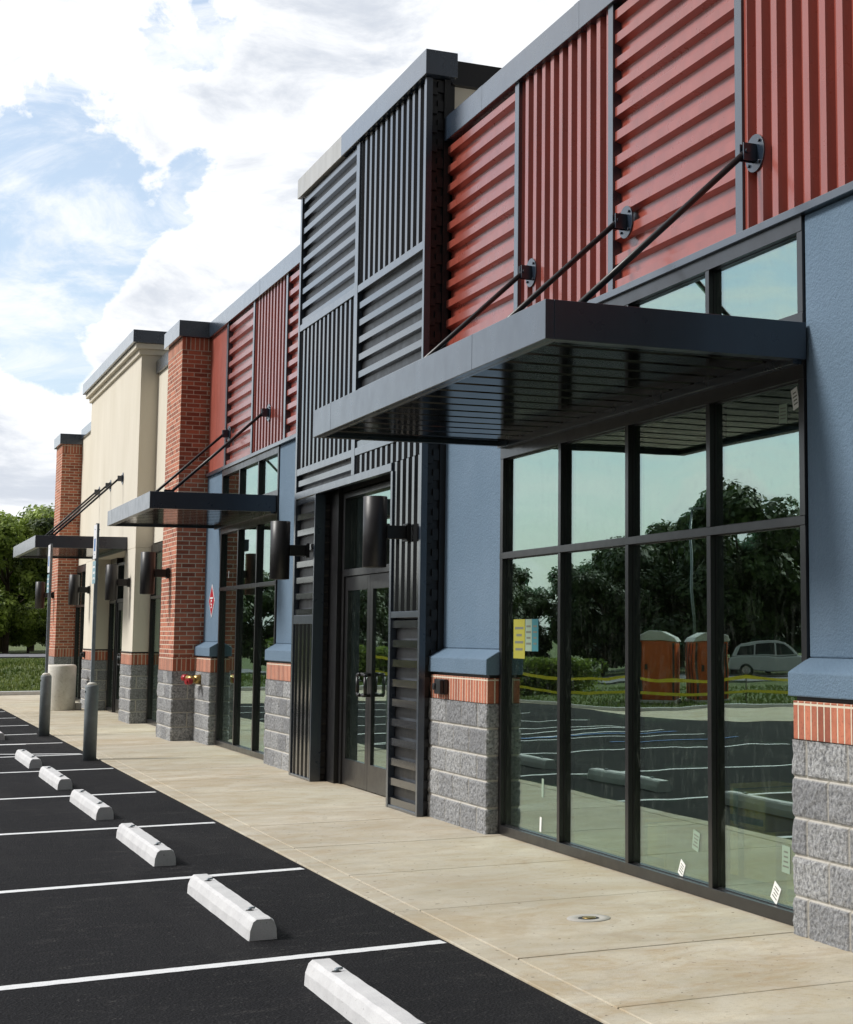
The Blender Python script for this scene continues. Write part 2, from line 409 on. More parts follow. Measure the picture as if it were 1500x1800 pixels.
for j in range(len(ys) - 1):
    for i in range(len(xs) - 1):
        a = j * len(xs) + i; b.face([a, a + 1, a + 1 + len(xs), a + len(xs)], True)
tag(b.build('ground', 'turf', fix=False), kind='structure')
DX = [-60, -40, -25, -16] + [-12 + .75 * i for i in range(13)]
def strip(x1, y0, y1, z0, z1):
    b = MB(); top = [(x, z1 + drop(x)) for x in DX] + [(x1, z1)]; bot = [(x, z0 + drop(x)) for x in DX] + [(x1, z0)]
    b.prism(top + bot[::-1], 'Y', y0, y1); return b
b = strip(XA, -30, 38.4, -.15, -.012); tag(b.build('parking_lot', 'asphalt'), kind='structure')
# sidewalk slabs with tooled joints
JY = [-6, -4.4, -2.8, -1.2, .4, 2.0, 3.6, 5.2, 6.70, 7.90, 9.50, 11.05, 12.6, 14.15, 15.7, 17.25, 18.8, 20.35, 21.9, 23.45, 25.0, 26.55, 28.1, 29.65, 31.2, 32.75, 34.3, 35.85, 37.4, 38.9, 40.5, 42, 43.6, 46.0]
b = MB()
for a, c in zip(JY, JY[1:]):
    dz = random.uniform(-.0012, .0012)
    b.box(3.034, 5.1, a + .0065, c - .0065, -.12, dz)
b.m = 1; b.box(3.0, 5.1, -6, 46, -.14, -.014)
tag(b.build('sidewalk', ['sidewalk', 'joint_dirt'], bevel=.006), kind='structure')
b = MB()
ky = [-6, -2.9, .2, 3.3, 6.35, 9.50, 12.6, 15.7, 18.8, 21.9, 25, 28.1, 31.2, 34.3, 38.4]
for a, c in zip(ky, ky[1:]): b.box(XA, 3.026, a + .004, c - .004, -.16, -.001 + random.uniform(0, .002))
tag(b.build('kerb_strip', 'sidewalk', bevel=.005), kind='structure')
b = strip(3.03, 38.4, 46.0, -.15, -.004); b.box(5.1, 14, 43.6, 46.0, -.15, -.006)
tag(b.build('concrete_apron', 'sidewalk', bevel=.004), kind='structure')
b = strip(30, 46.0, 46.18, -.2, .10); tag(b.build('kerb', 'precast', bevel=.02), kind='structure')
b = MB()
for i in range(60):
    y0 = 68.0; x = -60 + i * 2; b.box(x, x + 2, y0, y0 + 9, .3 if x > 1 else -2, max(terr(x + 1, y0), terr(x + 1, y0 + 9), terr(x+1,y0+4)) + .05)
tag(b.build('road', 'old_asphalt'), kind='structure')
# painted lines (x is extrapolated along the two measured points)
b = MB()
def line(p, q, wd=.10, z=-.0095):
    p = Vector((*p, 0)); q = Vector((*q, 0)); d = (q - p).normalized(); n = Vector((-d.y, d.x, 0)) * wd / 2; k = len(b.v)
    m = max(2, int((q - p).length / .035)); un = n.normalized()
    for i in range(m + 1):
        c = p + (q - p) * i / m
        for sg_ in (-1, 1):
            v = c + n * sg_ + un * (noise.noise(Vector((c.x * 22, c.y * 22, sg_ * 9))) * .006 + random.uniform(-.0012, .0012)); b.v.append((v.x, v.y, z))
    for i in range(m): a_ = k + 2 * i; b.face([a_, a_ + 2, a_ + 3, a_ + 1])
LN = [((2.86, 8.55), (.66, 8.25)), ((2.85, 11.57), (.88, 11.29)), ((2.84, 14.66), (1.12, 14.57)), ((2.83, 17.71), (1.34, 17.62)), ((2.85, 20.98), (1.58, 20.90)),
      ((2.80, 23.56), (1.77, 23.50)), ((2.82, 26.14), (2.0, 26.13)), ((2.69, 28.6), (2.13, 28.51)), ((2.80, 31.3), (2.32, 31.25)), ((2.82, 34.1), (2.5, 34.05)), ((2.84, 36.9), (2.6, 36.9)), ((2.86, 5.40), (.66, 5.1)), ((2.86, 2.3), (.66, 2.05))]
for p, q in LN:
    t = (-2.6 - p[0]) / (q[0] - p[0]); e = (-2.6, p[1] + (q[1] - p[1]) * t * .6); line(p, e)
for a, c in (((2.78, 23.62), (-2.6, 25.9)), ((1.2, 23.62), (-2.6, 24.9)), ((2.3, 26.0), (-.5, 26.1))): line(a, c, .10, -.0055)
tag(b.build('parking_lines', 'line_paint', fix=False), kind='structure')
b = MB(); line((-2.5, 24.2), (1.2, 23.75), .14, -.0015); line((-2.5, 22.1), (-.4, 22.1), .1, -.0015); tag(b.build('blue_parking_line', 'blue_paint', fix=False), kind='structure')

# grass tufts on the bank
b = MB()
for i in range(15000):
    x = random.uniform(1.5, 9.5) if i < 9000 else random.uniform(-26, 0); y = 46.35 + (random.random() ** 1.3) * 16; z = terr(x, y)
    for k in range(2):
        a = random.uniform(0, 6.28); h = random.uniform(.05, .13); wd = .035; dx = math.cos(a) * wd; dy = math.sin(a) * wd; lx = random.uniform(-.05, .05); ly = random.uniform(-.05, .05)
        q = len(b.v); b.v += [(x - dx, y - dy, z - .01), (x + dx, y + dy, z - .01), (x + lx, y + ly, z + h)]; b.face([q, q + 1, q + 2])
tag(b.build('grass', 'grass_blades', fix=False), 'short rough green grass on the bank beyond the concrete apron', 'grass', kind='stuff')

# ------------------------------------------------------------------ the building
BLD = empty('commercial_building', (4.75, 22, 0), 'long single-storey retail building with red corrugated cladding, blue stucco pillars, brick columns and black canopies', 'building')
def P(mb, name, mats, parent=BLD, bevel=0., label=None, **k):
    o = mb.build(name, mats, parent, bevel=bevel, **k)
    if label: o['label'] = label
    return o
# shell behind the cladding
b = MB(); b.box(4.86, 5.1, 2.0, 42.0, 4.02, 6.08); b.box(4.86, 14, 42.02, 43.4, 0, 6.1); b.box(4.88, 14, 1.8, 2.0, 0, 6.1); b.box(14.002, 14.3, 1.8, 43.4, 0, 6.1)
P(b, 'wall', 'cream_stucco')
b = MB(); b.box(5.102, 14, 2.02, 42.0, 5.6, 5.8); P(b, 'roof', 'white_membrane')
b = MB(); b.box(5.12, 13.9, 2.02, 42.0, 4.10, 4.16); P(b, 'ceiling', 'interior')
b = MB(); b.box(5.102, 13.98, 2.02, 42.0, -.1, .005); P(b, 'floor', 'interior_floor')
b = MB(); b.box(9.0, 9.15, 2.02, 42.0, .006, 4.09)
for y in (14.6, 19.3, 26.8, 38.0): b.box(4.9, 8.99, y, y + .12, .006, 4.09)
P(b, 'partition_wall', 'interior')

def corr(y0, y1, z0, z1, X, axis, name='corrugated_panel', mat='red_metal', phase=0., depth=.050, label=None):
    """trapezoidal steel sheet facing -X; ribs vertical ('V') or horizontal ('H')"""
    a0, a1 = (y0, y1) if axis == 'V' else (z0, z1)
    pts = []; t = a0 - .18 + phase
    while t < a1 + .18:
        pts += [(t, X), (t + .066, X), (t + .084, X + depth), (t + .162, X + depth)]; t += .18
    out = []
    for (p, q), (p2, q2) in zip(pts, pts[1:]):
        for e in (a0, a1):
            if p < e < p2: out.append((e, q + (q2 - q) * (e - p) / (p2 - p)))
        if a0 <= p <= a1: out.append((p, q))
    out.sort(key=lambda c: c[0])
    b = MB(); th = .0012
    n = len(out)
    for off in (0, th):
        for (a, x) in out:
            for e in ((z0, z1) if axis == 'V' else (y0, y1)):
                b.v.append((x + off, a, e) if axis == 'V' else (x + off, e, a))
    for i in range(n - 1):
        k = i * 2; b.face([k, k + 1, k + 3, k + 2]); k += 2 * n; b.face([k, k + 2, k + 3, k + 1])
    m = 2 * n
    for i in range(n - 1):
        k = i * 2; b.face([k, k + 2, k + 2 + m, k + m]); b.face([k + 1, k + 1 + m, k + 3 + m, k + 3])
    o = P(b, name, mat, label=label)
    return o
def trim(x0, x1, y0, y1, z0, z1, mat='trim_metal', name='panel_trim'):
    b = MB(); b.box(x0, x1, y0, y1, z0, z1); return P(b, name, mat, bevel=.003)

# --- red cladding, X outer 4.70
XR = 4.70
corr(2.0, 8.52, 4.005, 6.10, XR, 'V', label='red steel panel with vertical ribs beside the blue pillar at the right edge')
corr(8.61, 10.43, 4.005, 6.10, XR, 'H', label='red steel panel with horizontal ribs above the large window')
corr(10.515, 12.31, 4.005, 6.10, XR, 'V', label='red steel panel with vertical ribs between two horizontal ones')
corr(12.40, 14.19, 4.005, 6.10, XR, 'H', label='red steel panel with horizontal ribs beside the black tower')
for (a, c) in ((8.52, 8.61), (10.43, 10.515), (12.31, 12.40)): trim(4.682, 4.79, a, c, 4.005, 6.10)
corr(18.99, 20.40, 4.005, 6.10, XR, 'H', label='narrow red steel panel with horizontal ribs left of the black tower')
corr(20.49, 22.33, 4.005, 6.10, XR, 'V', label='red steel panel with vertical ribs over the second canopy')
corr(22.42, 24.12, 4.005, 6.10, XR, 'H', label='red steel panel with horizontal ribs beside the smooth red panel')
for (a, c) in ((20.40, 20.49), (22.33, 22.42), (24.12, 24.22)): trim(4.682, 4.79, a, c, 4.005, 6.10)
b = MB(); b.box(4.71, 4.80, 24.222, 25.57, 3.99, 6.10); P(b, 'smooth_panel', 'red_smooth', bevel=.003, label='smooth red panel beside the brick column')
b = MB(); b.box(4.765, 4.858, 2.0, 14.2, 4.02, 6.08); b.box(4.765, 4.858, 18.95, 24.2, 4.02, 6.08); P(b, 'backing_wall', 'black_metal')
# sill trim under the cladding
for a, c in ((2.0, 14.17), (18.97, 25.57)): trim(4.672, 4.80, a, c, 3.955, 4.004)
# copings
def coping(y0, y1, z0, z1, x0=4.66, x1=4.98, mat='coping_metal', seams=(), parent=BLD, label=None):
    b = MB(); e = [y0] + list(seams) + [y1]
    for a, c in zip(e, e[1:]):
        b.box(x0, x1, a + (.001 if a != y0 else 0), c - .001, z0, z1 - .001)
    for sm in seams: b.box(x0 - .0015, x1 + .0015, sm - .05, sm + .05, z0 - .001, z1 + .0006)
    return P(b, 'coping', mat, parent, bevel=.004, label=label)
coping(2.0, 14.165, 6.10, 6.325, seams=(5, 8.05, 11.05, 13.2))
coping(18.97, 25.52, 6.10, 6.33, seams=(22.0,))
# --- storefront glass
def window(y0, y1, mull, X=4.70, zt=3.955, can=(3.02, 3.40), trans=2.20, cler=True, sill=.075, parent=BLD, label=None):
    b = MB(); fd = .125; x1 = X + fd
    b.box(X, x1, y0, y1, 0.002, sill)
    zl = [(sill, trans), (trans + .052, can[0])] + ([(can[1], 3.865)] if cler else [])
    b.box(X - .002, x1, y0, y1, trans, trans + .052)
    b.box(X - .002, x1, y0, y1, can[0], can[1] if cler else can[0] + .15)
    if cler: b.box(X - .002, x1, y0, y1, 3.865, zt)
    ms = [(y0, y0 + .058)] + [(m - .0255, m + .0255) for m in mull] + [(y1 - .062, y1)]
    for (a, c) in ms:
        for (za, zb) in zl: b.box(X, x1, a, c, za + .0005, zb - .0005)
    w_ = P(b, 'storefront_window', 'frame_metal', parent, bevel=.002, label=label)
    k = 0
    for (m0, m1) in zip(ms, ms[1:]):
        for (za, zb) in zl:
            g = MB(); g.box(X + .046, X + .052, m0[1] - .01, m1[0] + .01, za - .01, zb + .01)
            P(g, 'glass_pane', 'glass', w_); k += 1
    # glazing beads
    g = MB()
    for (m0, m1) in zip(ms, ms[1:]):
        for (za, zb) in zl:
            y_0, y_1 = m0[1], m1[0]
            g.box(X + .034, X + .0455, y_0, y_0 + .006, za, zb); g.box(X + .034, X + .0455, y_1 - .006, y_1, za, zb)
            g.box(X + .034, X + .0455, y_0 + .006, y_1 - .006, za, za + .006); g.box(X + .034, X + .0455, y_0 + .006, y_1 - .006, zb - .006, zb)
    P(g, 'glazing_bead', 'frame_metal', w_)
    return w_
window(7.862, 12.72, (9.025, 10.235, 11.445), label='large black-framed storefront window four panes wide under the nearest canopy')
window(20.77, 24.39, (21.95, 23.16), label='black-framed storefront window under the second canopy')
window(2.2, 6.40, (3.6, 5.0), label='storefront window past the right pillar')
window(27.4, 30.74, (28.5, 29.6), X=4.71, zt=3.2, can=(3.02, 3.2), cler=False, label='tall black window between brick column and cream stucco leg')
window(38.8, 41.95, (39.85, 40.9), X=4.71, zt=3.2, can=(3.02, 3.2), cler=False, label='tall black window beside the far brick column')

# --- split-face block bases
def blockbase(path, z1, parent, nc=5, amp=.0075, label=None, seed=0):
    """path: plan polyline [(x,y)...]; outside is to its left-hand side when walking"""
    res = .0165; hz = z1 / nc
    pts = []; L = 0
    segs = list(zip(path, path[1:])); rad = .012
    for k, (p, q) in enumerate(segs):
        p = Vector(p); q = Vector(q); d = (q - p); ln = d.length; d.normalize(); n = Vector((d.y, -d.x)); m = max(2, int(ln / res))
        for i in range(m + (1 if k == len(segs) - 1 else 0)):
            t = i / m; pos = p + d * ln * t; nn = n.copy(); e0 = t * ln; e1 = ln - t * ln; col = 0
            if k > 0 and i == 0:
                dp = (Vector(segs[k - 1][1]) - Vector(segs[k - 1][0])).normalized(); nn = (Vector((dp.y, -dp.x)) + n).normalized(); pos = pos - nn * rad * .5
            pts.append((pos, nn, L + e0, e0 if k > 0 else 9, e1 if k < len(segs) - 1 else 9))
        L += ln
    nz = int(z1 / res); b = MB(); mo = []; tone = []
    for j in range(nz + 1):
        z = z1 * j / nz; c = min(nc - 1, int(z / hz)); zz = z - c * hz; dzj = min(zz, hz - zz)
        if j == 0 or j == nz: dzj = .1
        for (pos, nn, s, e0, e1) in pts:
            off = .2 * (c % 2); bw = .405; sb = (s + off) % bw; ds = min(sb, bw - sb)
            if min(e0, e1) < .06: ds = .1
            bi = int((s + off) // bw)
            mt = 1 if (dzj < .0075 or ds < .0075) else 0
            h = noise.fractal(Vector((pos.x * 26 + seed, pos.y * 26, z * 26)), .9, 2.1, 4) * amp + noise.noise(Vector((pos.x * 6, pos.y * 6 + seed, z * 6))) * amp * .8
            edge = min(1, min(dzj, ds) / .03)
            o = (h + .008) * (.35 + .65 * edge) if not mt else -.007
            b.v.append((pos.x + nn.x * o, pos.y + nn.y * o, z)); mo.append(float(mt)); tone.append(random.Random(bi * 31 + c * 7 + seed).random())
    W_ = len(pts)
    for j in range(nz):
        for i in range(W_ - 1): a = j * W_ + i; b.face([a, a + 1, a + 1 + W_, a + W_], False)
    return P(b, 'block_base', 'split_block', parent, attrs={'mortar': mo, 'tone': tone}, fix=False, label=label)
def bandbox(x0, x1, y0, y1, z0, z1, name, mat, parent, bevel=.003, label=None):
    b = MB(); b.box(x0, x1, y0, y1, z0, z1); return P(b, name, mat, parent, bevel=bevel, label=label)
def pillar(y0, y1, label, rside=True, lside=True):
    b = MB(); b.box(4.715, 4.86, y0 + .002, y1 - .002, 1.468, 3.954); s = P(b, 'stucco_pillar', 'blue_stucco', bevel=.01, label=label)
    prof = [(4.585, 1.262), (4.86, 1.262), (4.86, 1.467), (4.717, 1.467), (4.585, 1.392)]
    b = MB(); b.prism(prof, 'Y', y0 - .018, y1 + .018); P(b, 'plinth', 'blue_stucco', s, bevel=.008)
    bandbox(4.625, 4.85, y0 + .012, y1 - .012, 1.238, 1.2615, 'drip_edge', 'black_metal', s)
    bandbox(4.607, 4.855, y0 + .004, y1 - .004, 1.032, 1.2375, 'brick_band', 'soldier_brick', s)
    blockbase([(4.85, y1), (4.60, y1), (4.60, y0), (4.85, y0)], 1.03, s, seed=int(y0 * 10))
    b = MB(); b.box(4.63, 4.85, y0 + .03, y1 - .03, 0, 1.029); P(b, 'block_core', 'split_block', s)
    return s
pillar(6.42, 7.86, 'blue stucco pillar on grey block base at the right edge')
pillar(12.72, 14.30, 'blue stucco pillar between the large window and the black tower')
pillar(18.85, 20.76, 'blue stucco pillar left of the black tower')
pillar(24.40, 25.62, 'narrow blue stucco pillar beside the near brick column')

# --- brick columns
def brick_column(y0, y1, label, top=6.10, xb=4.29):
    b = MB(); b.box(4.28, 5.0, y0, y1, 1.24, top - .205); s = P(b, 'brick_column', 'brick', bevel=.004, label=label)
    bandbox(4.277, 5.0, y0 - .003, y1 + .003, top - .204, top, 'soldier_course', 'soldier_brick', s)
    bandbox(4.276, 5.0, y0 - .004, y1 + .004, 1.032, 1.239, 'brick_band', 'soldier_brick', s)
    blockbase([(5.0, y1), (4.27, y1), (4.27, y0), (5.0, y0)], 1.03, s, seed=int(y0))
    b = MB(); b.box(4.30, 5.0, y0 + .03, y1 - .03, 0, 1.029); P(b, 'block_core', 'split_block', s)
    coping(y0 - .06, y1 + .06, top + .001, top + .25, 4.215, 5.06, parent=s)
    return s
brick_column(25.57, 26.84, 'red brick column on grey block base left of the second canopy')
brick_column(42.0, 43.3, 'red brick column at the far end of the building', top=6.14)

# --- cream stucco part
for (a, c, e) in ((26.85, 30.748, 27.395), (37.86, 41.99, 38.79)):
    b = MB(); b.prism([(a, 1.25), (e, 1.25), (e, 3.202), (c, 3.202), (c, 6.28), (a, 6.28)], 'X', 4.74, 4.858); P(b, 'stucco_wall', 'cream_stucco')
bandbox(4.72, 4.86, 26.86, 27.395, 0, 1.24, 'block_wall', 'split_block', BLD); bandbox(4.72, 4.86, 37.86, 38.79, 0, 1.24, 'block_wall', 'split_block', BLD)
coping(26.91, 30.745, 6.281, 6.52, 4.69, 5.0); coping(37.86, 41.93, 6.281, 6.5, 4.69, 5.0)
b = MB(); b.box(4.43, 5.6, 30.75, 37.85, 3.12, 6.62)
tw = P(b, 'stucco_tower', 'cream_stucco', bevel=.006, label='tall cream stucco entrance tower')
b = MB(); b.box(4.38, 5.6, 30.70, 37.90, 6.6205, 6.72); b.box(4.31, 5.6, 30.63, 37.97, 6.7205, 6.82); P(b, 'cornice', 'cream_stucco', tw, bevel=.012)
coping(30.57, 38.03, 6.821, 7.05, 4.25, 5.7, parent=tw)
for (a, c) in ((30.75, 32.05), (36.15, 37.85)):
    bandbox(4.432, 4.858, a + .001, c, 1.262, 3.119, 'tower_leg', 'cream_stucco', tw, .006)
    bandbox(4.42, 4.85, a + .002, c, 1.238, 1.261, 'drip_edge', 'black_metal', tw)
    bandbox(4.425, 4.85, a + .001, c, 1.032, 1.2375, 'brick_band', 'soldier_brick', tw)
    blockbase([(4.85, c), (4.42, c), (4.42, a), (4.85, a)], 1.03, tw, seed=int(a))
    b = MB(); b.box(4.45, 4.85, a + .03, c - .03, 0, 1.029); P(b, 'block_core', 'split_block', tw)

# --- doors
def doors(yl, yr, zt, zhead, X, parent, label, yside=None):
    """pair of glazed doors between yr (near) and yl (far)"""
    b = MB(); fd = .12
    b.box(X, X + fd, yl - .075, yl, .002, zhead + .06); b.box(X, X + fd, yr, yr + .055, .002, zhead + .06)
    b.box(X, X + fd, yr + .0555, yl - .0755, zt, zt + .075); b.box(X, X + fd, yr + .0555, yl - .0755, zhead, zhead + .06)
    d = P(b, 'entrance_frame', 'frame_metal', parent, bevel=.002, label=label)
    g = MB(); g.box(X + .06, X + .066, yr + .05, yl - .07, zt + .07, zhead + .005); P(g, 'transom_pane', 'glass', d)
    ym = (yl + yr) / 2 - .01
    for (a, c, hy) in ((ym + .003, yl - .08, ym + .05), (yr + .06, ym - .003, ym - .05)):
        b = MB(); x0, x1 = X + .02, X + .065
        b.box(x0, x1, a, a + .10, .012, zt - .006); b.box(x0, x1, c - .10, c, .012, zt - .006)
        b.box(x0 - .0005, x1, a + .1005, c - .1005, .012, .275); b.box(x0 - .0005, x1, a + .1005, c - .1005, zt - .155, zt - .006)
        leaf = P(b, 'door_leaf', 'frame_metal', parent, bevel=.002)
        g = MB(); g.box(X + .04, X + .046, a + .095, c - .095, .27, zt - .15); P(g, 'glass_pane', 'glass', leaf)
        s_ = 1 if hy > ym else -1; h = MB(); hx = X - .055; pts = [(X + .02, hy, .97), (hx, hy, .97), (hx, hy + s_ * .075, .97), (hx, hy + s_ * .095, .99), (hx, hy + s_ * .095, 1.16), (hx, hy + s_ * .075, 1.18), (hx, hy, 1.18), (X + .02, hy, 1.18)]
        for p, q in zip(pts, pts[1:]): h.tube(p, q, .018, seg=12)
        P(h, 'handle', 'black_metal', leaf)
# --- black corrugated tower
b = MB()
XT = 4.50
b.box(4.545, 4.70, 14.215, 18.94, 3.20, 6.695); b.box(4.545, 4.70, 14.215, 15.10, .004, 3.1995); b.box(4.545, 4.66, 18.03, 18.94, .004, 3.1995)
b.box(4.66, 4.85, 17.66, 18.03, .004, 3.1995); b.box(4.70, 4.85, 15.10, 15.60, .004, 3.1995); b.box(4.66, 4.85, 18.031, 18.84, .004, 3.9)
b.box(4.701, 4.80, 15.2, 17.66, 3.125, 3.1995); b.box(4.701, 4.80, 14.3, 18.84, 3.2, 6.69)
tower = P(b, 'entrance_tower', 'black_metal', label='projecting black corrugated metal entrance tower')
# open stepped framework on the side facing the camera
b = MB()
b.box(4.51, 4.545, 14.175, 14.214, .004, 6.695); b.box(4.66, 4.72, 14.175, 14.214, .004, 6.695)
z = .06
while z < 6.6:
    b.box(4.548, 4.598, 14.182, 14.2145, z, z + .07); b.box(4.602, 4.658, 14.19, 14.2145, z + .03, z + .13); z += .18
P(b, 'side_framework', 'black_metal', tower)
b = MB(); z = .06
pr = [(4.602, .01)]
while z < 3.1: pr += [(4.655, z), (4.655, z + .055), (4.607, z + .075)]; z += .18
b.m = 0
b.v = []; b.prism([(4.601, .01), (4.655, .01), (4.655, 3.12), (4.601, 3.12)], 'Y', 18.02, 18.029)
z = .06; k = len(b.v)
prf = [(18.0195, .02)]
while z < 3.05: prf += [(18.0195, z), (18.004, z + .02), (18.004, z + .075), (18.0195, z + .095)]; z += .18
b = MB(); b.prism([(18.029, .02)] + prf + [(18.029, z)], 'X', 4.602, 4.655)
P(b, 'jamb_ribs', 'lamp_metal', tower)
def tp(y0, y1, z0, z1, ax, ph=0.): 
    o = corr(y0, y1, z0, z1, XT, ax, mat='dark_metal', phase=ph); o.parent = tower; o['label'] = 'black steel panel with %s ribs' % ('vertical' if ax == 'V' else 'horizontal'); return o
tp(16.54, 18.90, 5.165, 6.69, 'H'); tp(14.22, 16.42, 5.165, 6.69, 'V')
tp(16.54, 18.90, 3.475, 5.085, 'V'); tp(14.22, 16.42, 3.475, 5.085, 'H')
tp(16.54, 18.90, 3.21, 3.395, 'H', .06); tp(14.22, 16.42, 3.21, 3.395, 'V')
tp(18.02, 18.90, 1.80, 3.125, 'H'); tp(18.05, 18.88, .03, 1.70, 'V', .05)
tp(14.22, 15.12, 1.80, 3.205, 'V', .03); tp(14.22, 15.12, .03, 1.74, 'H')
def tt(y0, y1, z0, z1, x0=4.485, x1=4.544): o = trim(x0, x1, y0, y1, z0, z1); o.parent = tower; return o
tt(16.42, 16.54, 3.205, 6.69); tt(18.90, 18.97, .003, 6.69); tt(14.168, 14.22, .003, 6.69)
for (a, c) in ((14.221, 16.419), (16.541, 18.899)): tt(a, c, 5.086, 5.164, 4.487); tt(a, c, 3.396, 3.474, 4.487)
tt(15.10, 18.899, 3.126, 3.204, 4.482); tt(15.06, 15.12, .003, 3.124, 4.484); tt(17.985, 18.018, .003, 3.124, 4.484, 4.60)
tt(18.019, 18.899, 1.701, 1.799, 4.487); tt(14.221, 15.058, 1.741, 1.799, 4.487)
tt(14.221, 15.058, .004, .029, 4.487); tt(18.019, 18.899, .004, .029, 4.487)
coping(14.10, 17.07, 6.70, 6.935, 4.455, 4.76, parent=tower); coping(17.072, 19.03, 6.70, 6.935, 4.456, 4.76, mat='pale_coping', parent=tower, label='pale unpainted length of coping')
b = MB(); b.box(4.78, 9.0, 14.33, 18.8, 5.8, 6.69); P(b, 'parapet_box', 'cream_stucco', tower, label='cream parapet behind the black screen')
b = MB(); b.box(4.765, 9.1, 14.27, 18.85, 6.691, 6.925); P(b, 'parapet_coping', 'black_metal', tower, bevel=.004)
doors(17.64, 15.58, 2.205, 3.05, 4.705, tower, 'black glazed double doors in the corrugated tower')
doors(35.2, 33.1, 2.205, 2.95, 4.74, tw, 'black glazed double doors in the cream tower')
window(32.06, 33.09, (), X=4.72, zt=3.1, can=(3.0, 3.1), cler=False, parent=tw); window(35.21, 36.14, (), X=4.72, zt=3.1, can=(3.0, 3.1), cler=False, parent=tw)

# --- canopies
def canopy(y0, y1, x0, x1, rods, label, zb=3.12, zt=3.33, hang=4.45, xw=4.70):
    root_o = None
    b = MB(); t = .05
    e = [y0 + (y1 - y0) * k for k in (0, .235, .89, 1)]
    for a, c in zip(e, e[1:]): b.box(x0, x0 + t, a + .0012, c - .0012, zb, zt)
    b.box(x0 + .0015, x0 + t - .002, y0 + .01, y1 - .01, zb + .002, zt - .002)
    b.box(x0 + t + .0005, x1, y0, y0 + t, zb, zt); b.box(x0 + t + .0005, x1, y1 - t, y1, zb, zt)
    b.box(x1 - .06, x1, y0 + t + .001, y1 - t - .001, zb - .02, zt)
    b.box(x0 + t + .001, x0 + t + .03, y0 + t + .001, y1 - t - .001, zb, zb + .006); b.box(x0 + t + .031, x1 - .061, y0 + t + .001, y0 + t + .03, zb, zb + .006)
    c = P(b, 'canopy', 'canopy_metal', bevel=.003, label=label)
    # ribbed metal soffit, ribs running out from the wall
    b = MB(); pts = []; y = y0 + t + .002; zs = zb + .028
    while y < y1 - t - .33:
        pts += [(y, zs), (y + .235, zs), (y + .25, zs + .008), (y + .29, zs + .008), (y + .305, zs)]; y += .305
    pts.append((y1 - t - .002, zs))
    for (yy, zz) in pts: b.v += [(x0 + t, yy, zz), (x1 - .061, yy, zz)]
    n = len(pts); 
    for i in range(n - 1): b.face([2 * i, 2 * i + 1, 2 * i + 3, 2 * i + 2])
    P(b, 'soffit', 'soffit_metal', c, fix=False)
    b = MB(); b.box(x0 + t + .001, x1 - .061, y0 + t + .001, y1 - t - .001, zt - .055, zt - .03); P(b, 'deck', 'canopy_metal', c)
    for y in rods:
        xb = x1 - 1.22
        b = MB(); b.tube((xw - .07, y, hang), (xb, y, zt + .03), .019, seg=12)
        P(b, 'tie_rod', 'black_metal', c)
        b = MB(); b.tube((xw - .012, y, hang), (xw + .0, y, hang), .115, seg=32); b.box(xw - .10, xw - .0125, y - .03, y - .018, hang - .055, hang + .05); b.box(xw - .10, xw - .0125, y + .018, y + .03, hang - .055, hang + .05)
        b.tube((xw - .075, y - .04, hang), (xw - .075, y + .04, hang), .016, seg=10)
        for k in range(4): a = math.pi / 4 + k * math.pi / 2; b.tube((xw - .024, y + .09 * math.cos(a), hang + .09 * math.sin(a)), (xw - .0125, y + .09 * math.cos(a), hang + .09 * math.sin(a)), .011, seg=6)
        P(b, 'anchor_plate', 'canopy_metal', c, bevel=.002)
        b = MB(); b.box(xb - .07, xb + .05, y - .03, y - .018, zt, zt + .07); b.box(xb - .07, xb + .05, y + .018, y + .03, zt, zt + .07); b.tube((xb, y - .04, zt + .035), (xb, y + .04, zt + .035), .014, seg=10)
        P(b, 'rod_bracket', 'black_metal', c)
    return c
canopy(7.82, 12.68, 3.13, 4.697, (8.38, 10.23, 12.04), 'large black flat canopy over the nearest window, hung on three rods')
canopy(20.82, 24.62, 3.15, 4.697, (21.38, 23.94), 'black flat canopy over the second window beside the brick column')
canopy(31.75, 36.4, 2.83, 4.428, (32.6, 34.3, 36.0), 'black flat canopy on the cream entrance tower', xw=4.43, zb=3.14, zt=3.36, hang=4.52)

# ------------------------------------------------------------------ wall lamps
def lamp(loc, xw, label, y):
    root_o = empty('wall_lamp', (xw, y, 2.51), label, 'wall lamp', 'black cylinder lamps along the front of the building')
    xc = xw - .315
    b = MB(); b.lathe((xc, y, 2.19), [(.100, 0), (.107, .004), (.107, .636), (.100, .64)], 40)
    P(b, 'lamp_shade', 'lamp_metal', root_o)
    b = MB(); b.lathe((xc, y, 2.187), [(.06, 0), (.09, .0025)], 24); b.lathe((xc, y, 2.8305), [(.09, 0), (.05, .003)], 24); P(b, 'lens_ring', 'black_metal', root_o)
    b = MB(); b.box(xc + .10, xw - .035, y - .045, y + .045, 2.45, 2.57); P(b, 'arm', 'black_metal', root_o, bevel=.006)
    b = MB(); b.box(xw - .036, xw - .002, y - .075, y + .075, 2.43, 2.59)
    for s1 in (-1, 1):
        for s2 in (-1, 1): b.tube((xw - .044, y + s1 * .055, 2.51 + s2 * .06), (xw - .036, y + s1 * .055, 2.51 + s2 * .06), .008, seg=8)
    P(b, 'mounting_plate', 'black_metal', root_o, bevel=.004)
    return root_o
lamp(None, 4.48, 'large black cylinder lamp on the right leg of the corrugated tower', 14.51)
lamp(None, 4.48, 'black cylinder lamp on the left leg of the corrugated tower', 18.24)
lamp(None, 4.27, 'black cylinder lamp on the near brick column', 26.12)
lamp(None, 4.43, 'black cylinder lamp on the near leg of the cream tower', 31.31)
lamp(None, 4.43, 'black cylinder lamp on the far leg of the cream tower', 37.08)
lamp(None, 4.28, 'small black cylinder lamp on the far brick column', 42.72)

